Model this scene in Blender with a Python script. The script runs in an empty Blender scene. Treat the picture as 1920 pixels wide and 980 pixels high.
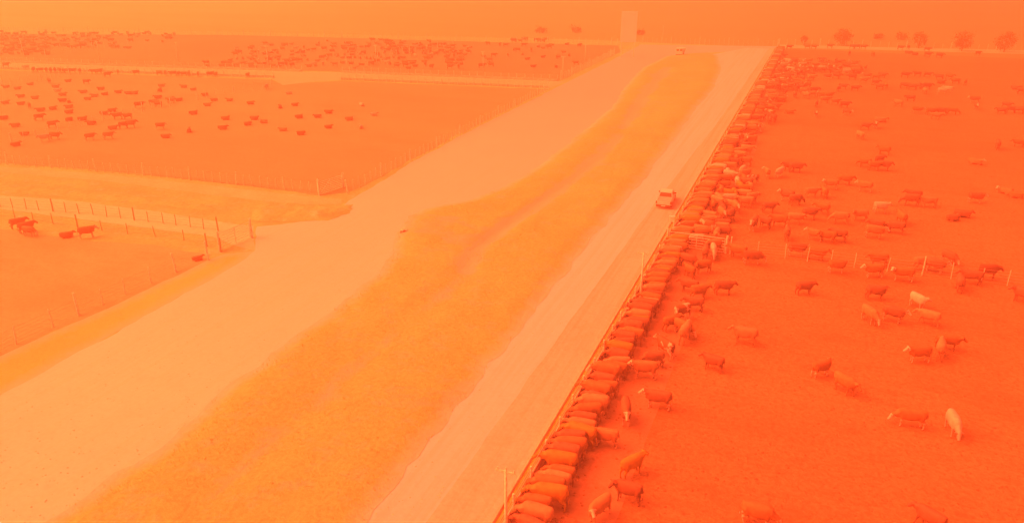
import bpy, bmesh, math, random
import numpy as np
from mathutils import Vector, Matrix, noise
from mathutils.geometry import delaunay_2d_cdt
R = math.radians
random.seed(7)
S = bpy.context.scene
COL = S.collection

# ------------------------------------------------------------------ camera
YH, F, VX, SC = -90.0, 1400.0, 1560.0, 0.0315      # horizon row, focal length (px), vanishing column of the road, px per metre per row
TH = math.atan((490 - YH) / F)
H = math.cos(TH) / SC
YAW = math.atan((VX - 960) / math.hypot(F, 490 - YH))
cam = bpy.data.cameras.new('camera'); co = bpy.data.objects.new('camera', cam); COL.objects.link(co)
co.location = (0, 0, H); co.rotation_euler = (R(90) - TH, 0, YAW)
cam.sensor_width = 36; cam.lens = F / 1920 * 36; cam.clip_start = .5; cam.clip_end = 12000
S.camera = co

# ------------------------------------------------------------------ light
S.view_settings.view_transform = 'Standard'; S.view_settings.look = 'None'
S.view_settings.gamma = 1; S.view_settings.exposure = 2.93
TINT = (1.0, .078, .0195)                            # orange sun and sky colour, standing in for an overall colour overlay
SUN_EL, SUN_AZ = 46, 88                             # azimuth measured to the left of the view direction
w = bpy.data.worlds.new('World'); S.world = w; w.use_nodes = True
nt = w.node_tree; bg = nt.nodes['Background']
sky = nt.nodes.new('ShaderNodeTexSky'); sky.sky_type = 'NISHITA'; sky.sun_disc = False
sky.sun_elevation = R(SUN_EL); sky.sun_rotation = -(YAW + R(SUN_AZ)); sky.dust_density = 4; sky.air_density = 1
mx = nt.nodes.new('ShaderNodeMix'); mx.data_type = 'RGBA'; mx.blend_type = 'MULTIPLY'; mx.inputs[0].default_value = 1
nt.links.new(sky.outputs[0], mx.inputs[6]); mx.inputs[7].default_value = (*TINT, 1)
nt.links.new(mx.outputs[2], bg.inputs[0]); bg.inputs[1].default_value = .15
sl = bpy.data.lights.new('sun', 'SUN'); so = bpy.data.objects.new('sun', sl); COL.objects.link(so)
sl.energy = 1.5; sl.angle = R(75); sl.color = TINT
az = YAW + R(SUN_AZ)
sd = Vector((-math.sin(az) * math.cos(R(SUN_EL)), math.cos(az) * math.cos(R(SUN_EL)), math.sin(R(SUN_EL))))
so.rotation_euler = sd.to_track_quat('Z', 'Y').to_euler(); so.location = sd * 200
S.cycles.use_denoising = True
S.cycles.max_bounces = 4; S.cycles.volume_bounces = 1; S.cycles.diffuse_bounces = 2

# ------------------------------------------------------------------ helpers
def G(x, y):
    """ground point under a photograph pixel"""
    a, b = x - 960, 490 - y
    fw = F * math.cos(TH) + b * math.sin(TH); up = b * math.cos(TH) - F * math.sin(TH)
    t = H / -up
    r, f = a * t, fw * t
    return Vector((r * math.cos(YAW) - f * math.sin(YAW), r * math.sin(YAW) + f * math.cos(YAW), 0))
def PX(p):
    r = p[0] * math.cos(YAW) + p[1] * math.sin(YAW); f = -p[0] * math.sin(YAW) + p[1] * math.cos(YAW)
    z = (p[2] if len(p) > 2 else 0) - H
    d = f * math.cos(TH) - z * math.sin(TH); u = f * math.sin(TH) + z * math.cos(TH)
    return 960 + F * r / d, 490 - F * u / d, F / d
def tag(o, label=None, cat=None, group=None, kind=None):
    if label: o['label'] = label
    if cat: o['category'] = cat
    if group: o['group'] = group
    if kind: o['kind'] = kind
    return o
def empty(name, loc, rz=0):
    o = bpy.data.objects.new(name, None); COL.objects.link(o); o.location = loc; o.rotation_euler = (0, 0, rz); return o
def link(name, me, mat, parent=None):
    o = bpy.data.objects.new(name, me); COL.objects.link(o)
    if mat and not me.materials: me.materials.append(mat)
    if parent: o.parent = parent
    return o
def fin(bm, name, mat, parent=None, smooth=False):
    me = bpy.data.meshes.new(name); bmesh.ops.recalc_face_normals(bm, faces=bm.faces); bm.to_mesh(me); bm.free()
    if smooth:
        for p in me.polygons: p.use_smooth = True
    return link(name, me, mat, parent)
def box(bm, x0, x1, y0, y1, z0, z1, bev=0, top=None):
    """axis aligned box; top=(dx0,dx1,dy0,dy1) shifts the upper corners"""
    t = top or (0, 0, 0, 0)
    P = [(x0, y0, z0), (x1, y0, z0), (x1, y1, z0), (x0, y1, z0), (x0 + t[0], y0 + t[2], z1), (x1 + t[1], y0 + t[2], z1), (x1 + t[1], y1 + t[3], z1), (x0 + t[0], y1 + t[3], z1)]
    v = [bm.verts.new(p) for p in P]
    f = [bm.faces.new([v[i] for i in q]) for q in ((0, 3, 2, 1), (4, 5, 6, 7), (0, 1, 5, 4), (1, 2, 6, 5), (2, 3, 7, 6), (3, 0, 4, 7))]
    if bev:
        es = list({e for q in f for e in q.edges})
        bmesh.ops.bevel(bm, geom=es, offset=bev, segments=2, affect='EDGES', profile=.6)
def tube(bm, a, b, r0, r1=None, n=6, cap=True):
    a, b = Vector(a), Vector(b); r1 = r0 if r1 is None else r1
    q = (b - a).to_track_quat('Z', 'Y')
    ra = [bm.verts.new(a + q @ Vector((math.cos(k * 2 * math.pi / n) * r0, math.sin(k * 2 * math.pi / n) * r0, 0))) for k in range(n)]
    rb = [bm.verts.new(b + q @ Vector((math.cos(k * 2 * math.pi / n) * r1, math.sin(k * 2 * math.pi / n) * r1, 0))) for k in range(n)]
    for k in range(n): bm.faces.new((ra[k], ra[(k + 1) % n], rb[(k + 1) % n], rb[k]))
    if cap: bm.faces.new(list(reversed(ra))); bm.faces.new(rb)
def path_tube(bm, pts, r, n=4):
    for a, b in zip(pts[:-1], pts[1:]): tube(bm, a, b, r, r, n, False)

# ------------------------------------------------------------------ materials
def new_mat(name, rough=.9, spec=.15):
    m = bpy.data.materials.new(name); m.use_nodes = True
    b = m.node_tree.nodes['Principled BSDF']; b.inputs['Roughness'].default_value = rough; b.inputs['Specular IOR Level'].default_value = spec
    return m, m.node_tree, b
def N(t, typ, **k):
    n = t.nodes.new(typ)
    for a, v in k.items(): setattr(n, a, v)
    return n
def mix(t, fac, a, b, blend='MIX'):
    m = N(t, 'ShaderNodeMix', data_type='RGBA', blend_type=blend)
    for i, v in ((0, fac), (6, a), (7, b)):
        if hasattr(v, 'links') or hasattr(v, 'is_linked'): t.links.new(v, m.inputs[i])
        elif i == 0: m.inputs[0].default_value = v
        else: m.inputs[i].default_value = (*v, 1)
    return m.outputs[2]
def nz(t, vec, scale, stretch=(1, 1, 1), detail=4, rough=.6):
    mp = N(t, 'ShaderNodeMapping'); mp.inputs['Scale'].default_value = tuple(scale * s for s in stretch)
    t.links.new(vec, mp.inputs[0])
    n = N(t, 'ShaderNodeTexNoise'); n.inputs['Scale'].default_value = 1; n.inputs['Detail'].default_value = detail; n.inputs['Roughness'].default_value = rough
    t.links.new(mp.outputs[0], n.inputs[0]); return n.outputs[0]
def ramp(t, fac, lo, hi):
    m = N(t, 'ShaderNodeMapRange'); m.inputs[1].default_value = lo; m.inputs[2].default_value = hi; m.clamp = True
    t.links.new(fac, m.inputs[0]); return m.outputs[0]
def mul(t, a, k):
    m = N(t, 'ShaderNodeMath', operation='MULTIPLY')
    for i, v in ((0, a), (1, k)):
        if hasattr(v, 'is_linked'): t.links.new(v, m.inputs[i])
        else: m.inputs[i].default_value = v
    return m.outputs[0]
def bump(t, b, h, strength=.5, dist=.1):
    n = N(t, 'ShaderNodeBump'); n.inputs['Strength'].default_value = strength; n.inputs['Distance'].default_value = dist
    t.links.new(h, n.inputs['Height']); t.links.new(n.outputs[0], b.inputs['Normal'])
def pos(t): return N(t, 'ShaderNodeNewGeometry').outputs['Position']
def soil(name, a, b, c=None, fine=5, big=.06, stretch=(1, 1, 1), bs=.6, streak=None, c_amt=.6, fine_amt=.5, edge=None, bare=None):
    """a/b broad patches, c smaller marks, fine crumbs, optional streaks along the road, optional ragged bare edge"""
    m, t, bs_ = new_mat(name, .95, .05); P = pos(t)
    n1 = ramp(t, nz(t, P, big, stretch, 4), .35, .65)
    col = mix(t, n1, a, b)
    if c:
        n2 = ramp(t, nz(t, P, .5, stretch, 6, .7), .52, .72); col = mix(t, mul(t, n2, c_amt), col, c)
    if streak:
        n3 = ramp(t, nz(t, P, 1, (1.6, .025, 1), 5, .65), .46, .64); col = mix(t, mul(t, n3, streak[1]), col, streak[0])
    nf = nz(t, P, fine, (1, 1, 1), 6, .75)
    nm = nz(t, P, 1.3, (1, 1, 1), 5, .7)
    col = mix(t, mul(t, ramp(t, nf, .5, .66), fine_amt), col, tuple(x * .55 for x in a))
    col = mix(t, mul(t, ramp(t, nf, .5, .36), fine_amt * .6), col, tuple(min(1, x * 1.4) for x in b))
    col = mix(t, mul(t, ramp(t, nm, .5, .64), fine_amt * .5), col, tuple(x * .7 for x in a))
    if edge:
        at = N(t, 'ShaderNodeAttribute', attribute_name='edge')
        s = N(t, 'ShaderNodeMath', operation='SUBTRACT'); t.links.new(nz(t, P, .9, (1, 1, 1), 6, .7), s.inputs[0]); t.links.new(at.outputs['Fac'], s.inputs[1])
        col = mix(t, ramp(t, s.outputs[0], -.15, .45), col, edge)
    if bare:
        ab = N(t, 'ShaderNodeAttribute', attribute_name='bare'); sb = N(t, 'ShaderNodeMath', operation='ADD'); t.links.new(ab.outputs['Fac'], sb.inputs[0]); t.links.new(nz(t, P, .55, (1, 1, 1), 7, .72), sb.inputs[1])
        col = mix(t, mul(t, ramp(t, sb.outputs[0], .62, .95), .9), col, bare)
    t.links.new(col, bs_.inputs['Base Color'])
    ad = N(t, 'ShaderNodeMath', operation='ADD'); t.links.new(nf, ad.inputs[0]); t.links.new(nm, ad.inputs[1])
    bump(t, bs_, ad.outputs[0], bs, .08)
    return m
def plain(name, c, rough=.8, spec=.3, var=.15, scale=3, dirt=None, metal=0):
    m, t, b = new_mat(name, rough, spec); b.inputs['Metallic'].default_value = metal
    tc = N(t, 'ShaderNodeTexCoord').outputs['Object']
    n = nz(t, tc, scale, (1, 1, 1), 5, .65)
    col = mix(t, ramp(t, n, .3, .7), tuple(x * (1 - var) for x in c), tuple(min(1, x * (1 + var)) for x in c))
    if dirt: col = mix(t, mul(t, ramp(t, nz(t, tc, scale * .6, (1, 1, 1), 5, .7), .5, .75), .6), col, dirt)
    t.links.new(col, b.inputs['Base Color']); return m
ROAD_L = (.66, .63, .62); ROAD_R = (.60, .585, .68)
GRASS = (.58, .54, .245); GRASS2 = (.54, .47, .205); BARE = (.60, .57, .52)
M = {}
M['road_l'] = soil('gravel_pale', ROAD_L, (.70, .67, .64), (.58, .55, .50), fine=3, big=.05, bs=.25, streak=((.62, .60, .5), .35), fine_amt=.12, c_amt=.35)
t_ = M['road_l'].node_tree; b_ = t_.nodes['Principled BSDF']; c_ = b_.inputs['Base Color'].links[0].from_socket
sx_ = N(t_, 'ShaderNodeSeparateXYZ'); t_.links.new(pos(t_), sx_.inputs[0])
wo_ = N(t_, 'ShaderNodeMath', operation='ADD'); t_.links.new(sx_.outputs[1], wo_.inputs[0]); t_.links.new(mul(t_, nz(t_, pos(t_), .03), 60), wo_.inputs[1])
t_.links.new(mix(t_, ramp(t_, wo_.outputs[0], 60, 190), c_, (.50, .48, .52)), b_.inputs['Base Color'])     # paler near, greyer further on: the light's left-to-right fade painted in
M['road_r'] = soil('gravel_grey', ROAD_R, (.63, .61, .70), (.52, .50, .52), fine=3, big=.05, bs=.25, streak=((.50, .45, .40), .35), fine_amt=.12, c_amt=.3)
M['ruts'] = soil('rutted_dirt', (.55, .51, .50), (.58, .54, .52), (.48, .42, .34), fine=3, big=.08, bs=.5, streak=((.42, .36, .26), .5), fine_amt=.25)
M['grass'] = soil('dry_grass', GRASS, GRASS2, (.57, .51, .40), fine=3.2, big=.09, bs=1.0, fine_amt=.5, c_amt=.9, edge=BARE, bare=(.54, .48, .40))
M['grass_l'] = soil('dry_grass_verge', (.60, .56, .22), (.55, .51, .19), (.6, .55, .34), fine=4, big=.12, bs=.7, fine_amt=.2, c_amt=.4, edge=(.6, .56, .42))
M['grass_m'] = soil('weedy_bank', (.60, .56, .27), (.50, .43, .22), (.68, .64, .48), fine=2.2, big=.25, bs=1.0, fine_amt=.55, c_amt=.9)
M['pen_r'] = soil('trodden_manure', (.29, .245, .13), (.235, .19, .10), (.15, .11, .055), fine=3.2, big=.035, stretch=(.6, 1.2, 1), bs=1.0, fine_amt=1.0, c_amt=.6)
M['apron'] = soil('soiled_concrete', (.29, .25, .165), (.26, .22, .14), (.2, .16, .09), fine=4, big=.2, bs=.5, fine_amt=.35)
M['pen_m'] = soil('pen_mud', (.40, .36, .22), (.35, .31, .19), (.45, .41, .27), fine=3, big=.03, stretch=(.5, 1.3, 1), bs=.5, fine_amt=.3, c_amt=.35)
M['pen_n'] = soil('pen_soil', (.48, .44, .27), (.41, .37, .22), (.36, .31, .18), fine=3, big=.14, stretch=(.5, 1.4, 1), bs=.6, fine_amt=.35)
M['pen_f'] = soil('far_pen_soil', (.34, .29, .18), (.30, .25, .16), None, fine=3, big=.03, bs=.4, fine_amt=.2)
M['lane'] = soil('lane_dust', (.68, .65, .5), (.62, .58, .42), (.56, .50, .30), fine=3, big=.2, bs=.3, fine_amt=.2, c_amt=.7)
M['lane_w'] = soil('weedy_lane', (.62, .58, .38), (.56, .50, .30), (.66, .62, .46), fine=2.5, big=.22, bs=.6, fine_amt=.35, c_amt=.8)
M['track'] = soil('far_track', (.52, .48, .34), (.56, .52, .38), None, fine=2, big=.06, bs=.2, fine_amt=.1)
M['ditch'] = soil('ditch_mud', (.40, .33, .22), (.34, .27, .18), None, fine=3, big=.3, bs=.5, fine_amt=.3)
for key_, wet_ in (('pen_r', (.15, .115, .06)), ('pen_n', (.33, .28, .15)), ('pen_m', (.30, .25, .14))):
    t_ = M[key_].node_tree; b_ = t_.nodes['Principled BSDF']; c_ = b_.inputs['Base Color'].links[0].from_socket; P_ = pos(t_)
    w1 = ramp(t_, nz(t_, P_, .07, (.6, 1.5, 1), 7, .68), .53, .68)
    t_.links.new(mix(t_, mul(t_, w1, .45), c_, wet_), b_.inputs['Base Color'])
# open grassland: light's left-to-right fade painted in, yellower left, darker right
m, t, b = new_mat('open_field', .95, .03); P = pos(t)
sx = N(t, 'ShaderNodeSeparateXYZ'); t.links.new(P, sx.inputs[0])
wob = N(t, 'ShaderNodeMath', operation='ADD'); t.links.new(sx.outputs[0], wob.inputs[0]); t.links.new(mul(t, nz(t, P, .006), 160), wob.inputs[1])
fx = ramp(t, wob.outputs[0], -260, 160)
c1 = mix(t, ramp(t, nz(t, P, .02, (.3, 1.6, 1), 6, .65), .35, .65), (.56, .54, .26), (.50, .47, .20))
c2 = mix(t, ramp(t, nz(t, P, .02, (.3, 1.6, 1), 6, .65), .35, .65), (.27, .24, .125), (.31, .275, .14))
col = mix(t, fx, c1, c2)
t.links.new(col, b.inputs['Base Color']); bump(t, b, nz(t, P, 1.2, (1, 1, 1), 5, .7), .6, .2)
M['field'] = m
M['wood'] = plain('weathered_wood', (.78, .74, .62), .9, .1, .25, 6)
M['wood_d'] = plain('dark_wood', (.42, .34, .20), .9, .1, .25, 6)
M['wire'] = plain('fence_wire', (.55, .5, .4), .6, .4, .1)
M['rail'] = plain('gate_rail', (.8, .78, .68), .6, .3, .15)
M['conc'] = plain('bunk_concrete', (.62, .57, .48), .9, .1, .2, 2, (.42, .36, .25))
M['feed'] = plain('silage_feed', (.50, .34, .10), .95, .05, .35, 5)
M['sign'] = plain('sign_sheet', (.85, .84, .85), .6, .2, .02, .3)
M['white'] = plain('white_paint', (.74, .72, .70), .35, .5, .04, 1.5, (.6, .55, .46))
M['glass'] = plain('dark_glass', (.14, .11, .09), .12, .6, .1)
M['rubber'] = plain('tyre_rubber', (.12, .10, .08), .85, .2, .15)
M['dark'] = plain('dark_plastic_and_shade', (.16, .12, .09), .7, .2, .15)
M['red'] = plain('lamp_red', (.42, .10, .04), .4, .4, .05)
M['plate'] = plain('plate_white', (.8, .78, .72), .5, .3, .03)
M['chrome'] = plain('rim_metal', (.5, .48, .46), .4, .5, .1)
M['bark'] = plain('bark', (.2, .15, .09), .95, .05, .3, 5)
M['leaf'] = plain('leaf', (.20, .20, .07), .8, .15, .35, .5)
M['leaf_d'] = plain('scrub_leaf', (.29, .25, .12), .8, .15, .35, .5)

# ------------------------------------------------------------------ ground sheets
def inside(poly, X, Y):
    px, py = poly[:, 0], poly[:, 1]; r = np.zeros(X.shape, bool); j = len(poly) - 1
    for i in range(len(poly)):
        c = ((py[i] > Y) != (py[j] > Y)) & (X < (px[j] - px[i]) * (Y - py[i]) / (py[j] - py[i] + 1e-12) + px[i]); r ^= c; j = i
    return r
def segdist(poly, X, Y, closed=True):
    d = np.full(X.shape, 1e9); n = len(poly)
    for i in range(n if closed else n - 1):
        a = poly[i]; b = poly[(i + 1) % n]; ab = b - a; L = (ab ** 2).sum() + 1e-12
        tt = np.clip(((X - a[0]) * ab[0] + (Y - a[1]) * ab[1]) / L, 0, 1)
        d = np.minimum(d, np.hypot(X - a[0] - tt * ab[0], Y - a[1] - tt * ab[1]))
    return d
def sheet(name, pts, mat, z, amp=.25, step=1.0, grid=6, near_grid=None, relief=None, reach=2.2, bare=None):
    P = [Vector((p[0], p[1], 0)) for p in pts]; B = []
    for a, b in zip(P, P[1:] + P[:1]):
        L = (b - a).length; mid = (a + b) / 2; st = step * max(1, mid.length / 90)
        n = max(1, min(260, int(L / st)))
        for k in range(n):
            q = a.lerp(b, k / n); sc = amp
            dx = noise.noise(Vector((q.x * .35, q.y * .35, z * 100))) + .6 * noise.noise(Vector((q.x * 1.3, q.y * 1.3, 3)))
            nn = Vector((-(b - a).y, (b - a).x, 0)).normalized()
            B.append(q + nn * dx * sc)
    poly = np.array([(v.x, v.y) for v in B])
    x0, y0 = poly.min(0); x1, y1 = poly.max(0)
    gx = []
    def addgrid(g, ya, yb, xa=-1e9, xb=1e9):
        xs = np.arange(max(x0, xa), min(x1, xb), g); ys = np.arange(max(y0, ya), min(y1, yb), g)
        if len(xs) and len(ys):
            X, Y = np.meshgrid(xs, ys); rs = np.random.RandomState(3)
            X = X + rs.uniform(-.3, .3, X.shape) * g; Y = Y + rs.uniform(-.3, .3, Y.shape) * g
            k = inside(poly, X.ravel(), Y.ravel()); X, Y = X.ravel()[k], Y.ravel()[k]
            k = segdist(poly, X, Y) > g * .25; gx.append(np.stack([X[k], Y[k]], 1))
    if near_grid: addgrid(near_grid, -1e9, 95); addgrid(grid, 95, 1e9)
    else: addgrid(grid, -1e9, 1e9)
    gp = np.concatenate(gx) if gx else np.zeros((0, 2))
    vs = [Vector((a, b)) for a, b in poly] + [Vector((a, b)) for a, b in gp]
    ov, oe, of, *_ = delaunay_2d_cdt(vs, [], [list(range(len(poly)))], 1, 1e-5)
    A = np.array([(v.x, v.y) for v in ov]); d = segdist(poly, A[:, 0], A[:, 1])
    Z = np.full(len(A), z)
    if relief: Z = Z + relief(A[:, 0], A[:, 1], d)
    me = bpy.data.meshes.new(name); me.from_pydata([(a, b, c) for (a, b), c in zip(A, Z)], [], of); me.update()
    at = me.attributes.new('edge', 'FLOAT', 'POINT'); at.data.foreach_set('value', np.clip(d / reach, 0, 1).astype('f'))
    if bare: ab = me.attributes.new('bare', 'FLOAT', 'POINT'); ab.data.foreach_set('value', bare(A[:, 0], A[:, 1]).astype('f'))
    if me.polygons and me.polygons[0].normal.z < 0: me.flip_normals()
    for p in me.polygons: p.use_smooth = True
    o = link(name, me, mat); o['kind'] = 'structure'; return o
def vnoise(X, Y, s, k=0): return np.array([noise.noise(Vector((a * s, b * s, k))) for a, b in zip(X, Y)])
g = lambda *p: [G(*q)[:2] for q in p]
BX = -11.6     # line of the feed-bunk fence, refined below
BX = sum(G(*q).x for q in ((965, 950), (1190, 560), (1270, 425), (1375, 245), (1460, 88))) / 5
FARY = G(1460, 90).y
bm = bmesh.new(); bmesh.ops.create_circle(bm, cap_ends=True, segments=96, radius=6000); o = fin(bm, 'ground', M['field']); o['kind'] = 'structure'
RLX = G(1027, 549).x                                   # left edge of the right road
sheet('grass_field_verge', [(-300, -60), (BX + 1, -60), (BX + 1, FARY), (-80, FARY), (-420, FARY - 60)], M['grass_m'], .004, grid=30)
# left road, its right edge read off the photograph
LR = g((80, 980), (190, 905), (300, 838), (400, 745), (480, 690), (560, 625), (640, 570), (700, 520), (735, 480), (743, 440), (765, 405), (800, 392), (870, 378), (950, 350), (1010, 312), (1075, 262), (1150, 200), (1170, 165), (1205, 128), (1250, 106), (1300, 100))
LL = g((1165, 104), (1040, 166), (900, 236), (770, 305), (690, 355), (655, 376), (620, 400), (600, 412), (480, 425), (478, 470), (440, 498), (235, 612), (110, 682), (0, 742), (-300, 900))
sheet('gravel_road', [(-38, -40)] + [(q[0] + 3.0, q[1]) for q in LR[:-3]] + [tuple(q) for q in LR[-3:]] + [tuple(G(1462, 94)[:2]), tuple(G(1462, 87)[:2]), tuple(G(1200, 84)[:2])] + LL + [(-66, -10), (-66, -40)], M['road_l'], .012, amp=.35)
DIT = np.array([tuple(p) for p in g((872, 512), (893, 470), (935, 438), (1020, 378), (1100, 318), (1165, 250), (1205, 185), (1250, 130))])
DIT2 = np.array([tuple(p) for p in g((400, 935), (520, 830), (640, 715), (760, 610), (830, 560), (872, 512))])
def rel_median(X, Y, d):
    e = np.clip(d / 2.5, 0, 1); e = e * e * (3 - 2 * e)
    r = .32 + .22 * vnoise(X, Y, .12) + .09 * vnoise(X, Y, .6, 2) + .04 * vnoise(X, Y, 1.7, 5)
    q = np.clip(segdist(DIT, X, Y, False) / 1.7, 0, 1); q = q * q * (3 - 2 * q)
    q2 = np.clip(segdist(DIT2, X, Y, False) / 2.2, 0, 1); q2 = .6 + .4 * q2 * q2
    return .02 + e * r * q * q2
BANK = np.array([tuple(p) for p in g((762, 400), (850, 408), (915, 436), (905, 470), (885, 515), (868, 505), (868, 470), (820, 452), (752, 438))])
DIT3 = np.array([tuple(p) for p in g((700, 980), (790, 830), (900, 700), (985, 590), (1060, 470))])
def bare_median(X, Y):
    br = np.clip(.75 + 1.3 * vnoise(X, Y, .16, 21), .15, 1); v = np.exp(-(segdist(DIT, X, Y, False) / 1.15) ** 2) * np.clip(br + .3, 0, 1)
    v = np.maximum(v, .42 * br * np.exp(-(segdist(DIT2, X, Y, False) / .8) ** 2)); v = np.maximum(v, .12 * np.exp(-(segdist(DIT3, X, Y, False) / 1.6) ** 2))
    v = np.maximum(v, np.where(inside(BANK, X, Y), .38, 0))
    return v + .34 * vnoise(X, Y, .09, 11) + .2 * vnoise(X, Y, .3, 13) - .04
sheet('grass_median', [(-44 + 3, -40)] + LR + [tuple(p) for p in g((1345, 104), (1352, 130), (1338, 165), (1300, 210), (1212, 330), (1150, 400), (1027, 549), (860, 760), (690, 980))] + [(RLX, -40)],
      M['grass'], .016, amp=.55, grid=1.6, near_grid=.7, relief=rel_median, bare=bare_median)
_unused = [((560, 790), (700, 650), (790, 600), (800, 618), (700, 680), (585, 810)), ((250, 885), (300, 842), (285, 868), (262, 885)), ((760, 405), (850, 418), (890, 455), (830, 452), (757, 432))]
def rel_patch(X, Y, d): return rel_median(X, Y, segdist(np.array([tuple(q) for q in LR]), X, Y, False))
sheet('gravel_road', [(G(*q).x - 2, G(*q).y) for q in ((1345, 104), (1352, 130), (1338, 165), (1300, 210), (1212, 330), (1150, 400), (1027, 549), (860, 760), (690, 980))] + [(RLX - 2, -40), (BX - 3.2, -40), (BX - 3.0, 40), (BX - 3.0, 90), (BX - 2.6, 150), (BX - 2.2, FARY - 4)] + [tuple(G(1400, 90)[:2])], M['road_r'], .020, amp=.15)
sheet('rutted_track', [(BX - 4.6, -40), (BX - .9, -40), (BX - .9, FARY - 3), (BX - 2.6, FARY - 3), (BX - 3.2, 140), (BX - 4.2, 90)], M['ruts'], .026, amp=.12, grid=5)
AX = G(1290, 620).x
sheet('pen_ground', [(BX, -40), (160, -40), (260, FARY - 4), (BX, FARY - 2)], M['pen_r'], .018, amp=0, grid=10)
sheet('concrete_apron', [(BX, -40), (AX, -40), (AX, 95), (AX - .5, 200), (BX, 240)], M['apron'], .024, amp=.12, grid=5)
# left side pens and lanes
PY = G(300, 330).y; PX0 = G(640, 366).x
sheet('grass_verge', [tuple(p) for p in g((478, 470), (440, 498), (235, 612), (110, 682), (0, 742), (-300, 900), (-300, 800), (0, 668), (110, 618), (240, 560), (385, 490), (420, 476))], M['grass_l'], .017, amp=.3, grid=3, near_grid=1.0)
sheet('pen_ground', [tuple(p) for p in g((0, 668), (110, 618), (240, 560), (385, 490), (395, 478), (300, 462), (180, 452), (0, 430), (-700, 360))] + [(-220, 0), (-70, 0)], M['pen_n'], .014, amp=.5, grid=4)
sheet('farm_lane', [tuple(p) for p in g((-700, 300), (0, 366), (150, 378), (300, 398), (400, 414), (475, 424), (478, 470), (440, 462), (400, 444), (250, 424), (100, 404), (0, 392), (-700, 330))], M['lane'], .016, amp=.25, grid=5)
sheet('farm_lane', [tuple(p) for p in g((-700, 262), (0, 312), (200, 328), (400, 348), (600, 371), (640, 373), (640, 382), (560, 384), (400, 366), (200, 340), (0, 323), (-700, 275))], M['lane_w'], .017, amp=.25, grid=5)
def rel_bank(X, Y, d):
    e = np.clip(d / 1.2, 0, 1); return e * (.35 + .35 * vnoise(X, Y, .5, 4) + .18 * vnoise(X, Y, 1.5, 7))
sheet('dirt_bank', [tuple(p) for p in g((470, 392), (520, 378), (600, 388), (660, 384), (655, 400), (615, 412), (540, 416), (478, 416))], M['grass_m'], .03, amp=.4, step=.5, grid=1, near_grid=.5, relief=rel_bank)
sheet('dirt_bank', [tuple(p) for p in g((0, 342), (120, 350), (260, 366), (400, 384), (400, 398), (240, 380), (80, 368), (0, 360))], M['grass_m'], .03, amp=.5, step=.6, grid=1, near_grid=.7, relief=lambda X, Y, d: .6 * rel_bank(X, Y, d))
sheet('pen_ground', [tuple(p) for p in g((1028, 168), (900, 232), (770, 300), (690, 345), (650, 362), (600, 366), (400, 342), (200, 320), (0, 305), (-900, 240), (-900, 118), (0, 132), (510, 150), (530, 158), (640, 152))], M['pen_m'], .013, amp=.4, grid=8)
sheet('feed_road', [tuple(p) for p in g((1060, 153), (1030, 166), (640, 150), (600, 152), (530, 160), (510, 147), (0, 129), (-900, 112), (-900, 104), (0, 118), (560, 135), (640, 136))], M['track'], .016, amp=.1, grid=8)
sheet('pen_ground', [tuple(p) for p in g((1050, 152), (640, 135), (0, 116), (-900, 100), (-900, 52), (0, 64), (420, 66), (600, 70), (1160, 86), (1163, 98))], M['pen_f'], .013, amp=.4, grid=12)
sheet('far_track', [tuple(p) for p in g((1462, 84), (1700, 90), (2200, 100), (2200, 107), (1920, 102), (1700, 95.5), (1462, 90))], M['track'], .022, amp=.3, grid=20)

# ------------------------------------------------------------------ fences
def post_mesh(name, r, h, mat):
    bm = bmesh.new(); tube(bm, (0, 0, -.1), (.02, 0, h * .55), r, r * .95, 7, False); tube(bm, (.02, 0, h * .55), (0, .02, h), r * .95, r * .85, 7, True)
    me = bpy.data.meshes.new(name); bm.to_mesh(me); bm.free(); me.materials.append(mat); return me
PM = {(k, c): post_mesh('post', r, h, M[c]) for k, (r, h) in {'thick': (.11, 1.85), 'thin': (.062, 1.5), 'mid': (.08, 1.6)}.items() for c in ('wood', 'wood_d')}
def resample(pts, step):
    out = []; acc = 0
    for a, b in zip(pts[:-1], pts[1:]):
        L = (b - a).length; n = max(1, round(L / step))
        out += [a.lerp(b, k / n) for k in range(n)]
    return out + [pts[-1]]
def fence(label, pts, step=1.3, every=6, h=1.0, wires=5, col='wood', name='wire_fence', wr=.012, hw=1.4, fat=1):
    if col == 'wood_d': fat = .8
    pts = [Vector((p[0], p[1], 0)) for p in pts]
    P = resample(pts, step)
    root = empty(name, P[0]); tag(root, label, 'fence', 'post and wire fences round the pens')
    rnd = random.Random(len(label))
    ends = {0, len(P) - 1}
    for i, p in enumerate(P):
        k = 'thick' if (i % every == 0 or i in ends) else 'thin'
        o = link('post', PM[(k, col)], None, root); o.location = p - P[0] + Vector((rnd.uniform(-.05, .05), rnd.uniform(-.05, .05), 0))
        o.scale = (fat, fat, h * rnd.uniform(.93, 1.08)); o.rotation_euler = (rnd.gauss(0, .035), rnd.gauss(0, .035), rnd.uniform(0, 6))
    bm = bmesh.new()
    for q in range(wires):
        z = hw * h * (q + .6) / wires
        path_tube(bm, [p - P[0] + Vector((0, 0, z + rnd.uniform(-.02, .02))) for p in P], wr, 3)
    fin(bm, 'wire', M['wire'], root)
    return root
fence('pale wire fence along the near side of the middle left pen', [G(-60, 301), G(0, 307), G(300, 331), G(597, 362)])
fence('pale wire fence from the corner gate to the cross road', [G(652, 362), G(770, 302), G(900, 235), G(1028, 170)], step=1.5)
fence('dark post fence along the pale lane, ending at the lower gate', [G(-60, 383), G(0, 388), G(175, 403), G(305, 419), G(410, 433)], step=2.0, every=6, col='wood_d', h=.9, wires=4)
fence('low dark post fence between the lane verge and the near left pen', [G(-40, 402), G(100, 420), G(240, 438), G(345, 450), G(388, 462), G(415, 472)], step=3.2, every=5, col='wood_d', h=.85, wires=3)
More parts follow.
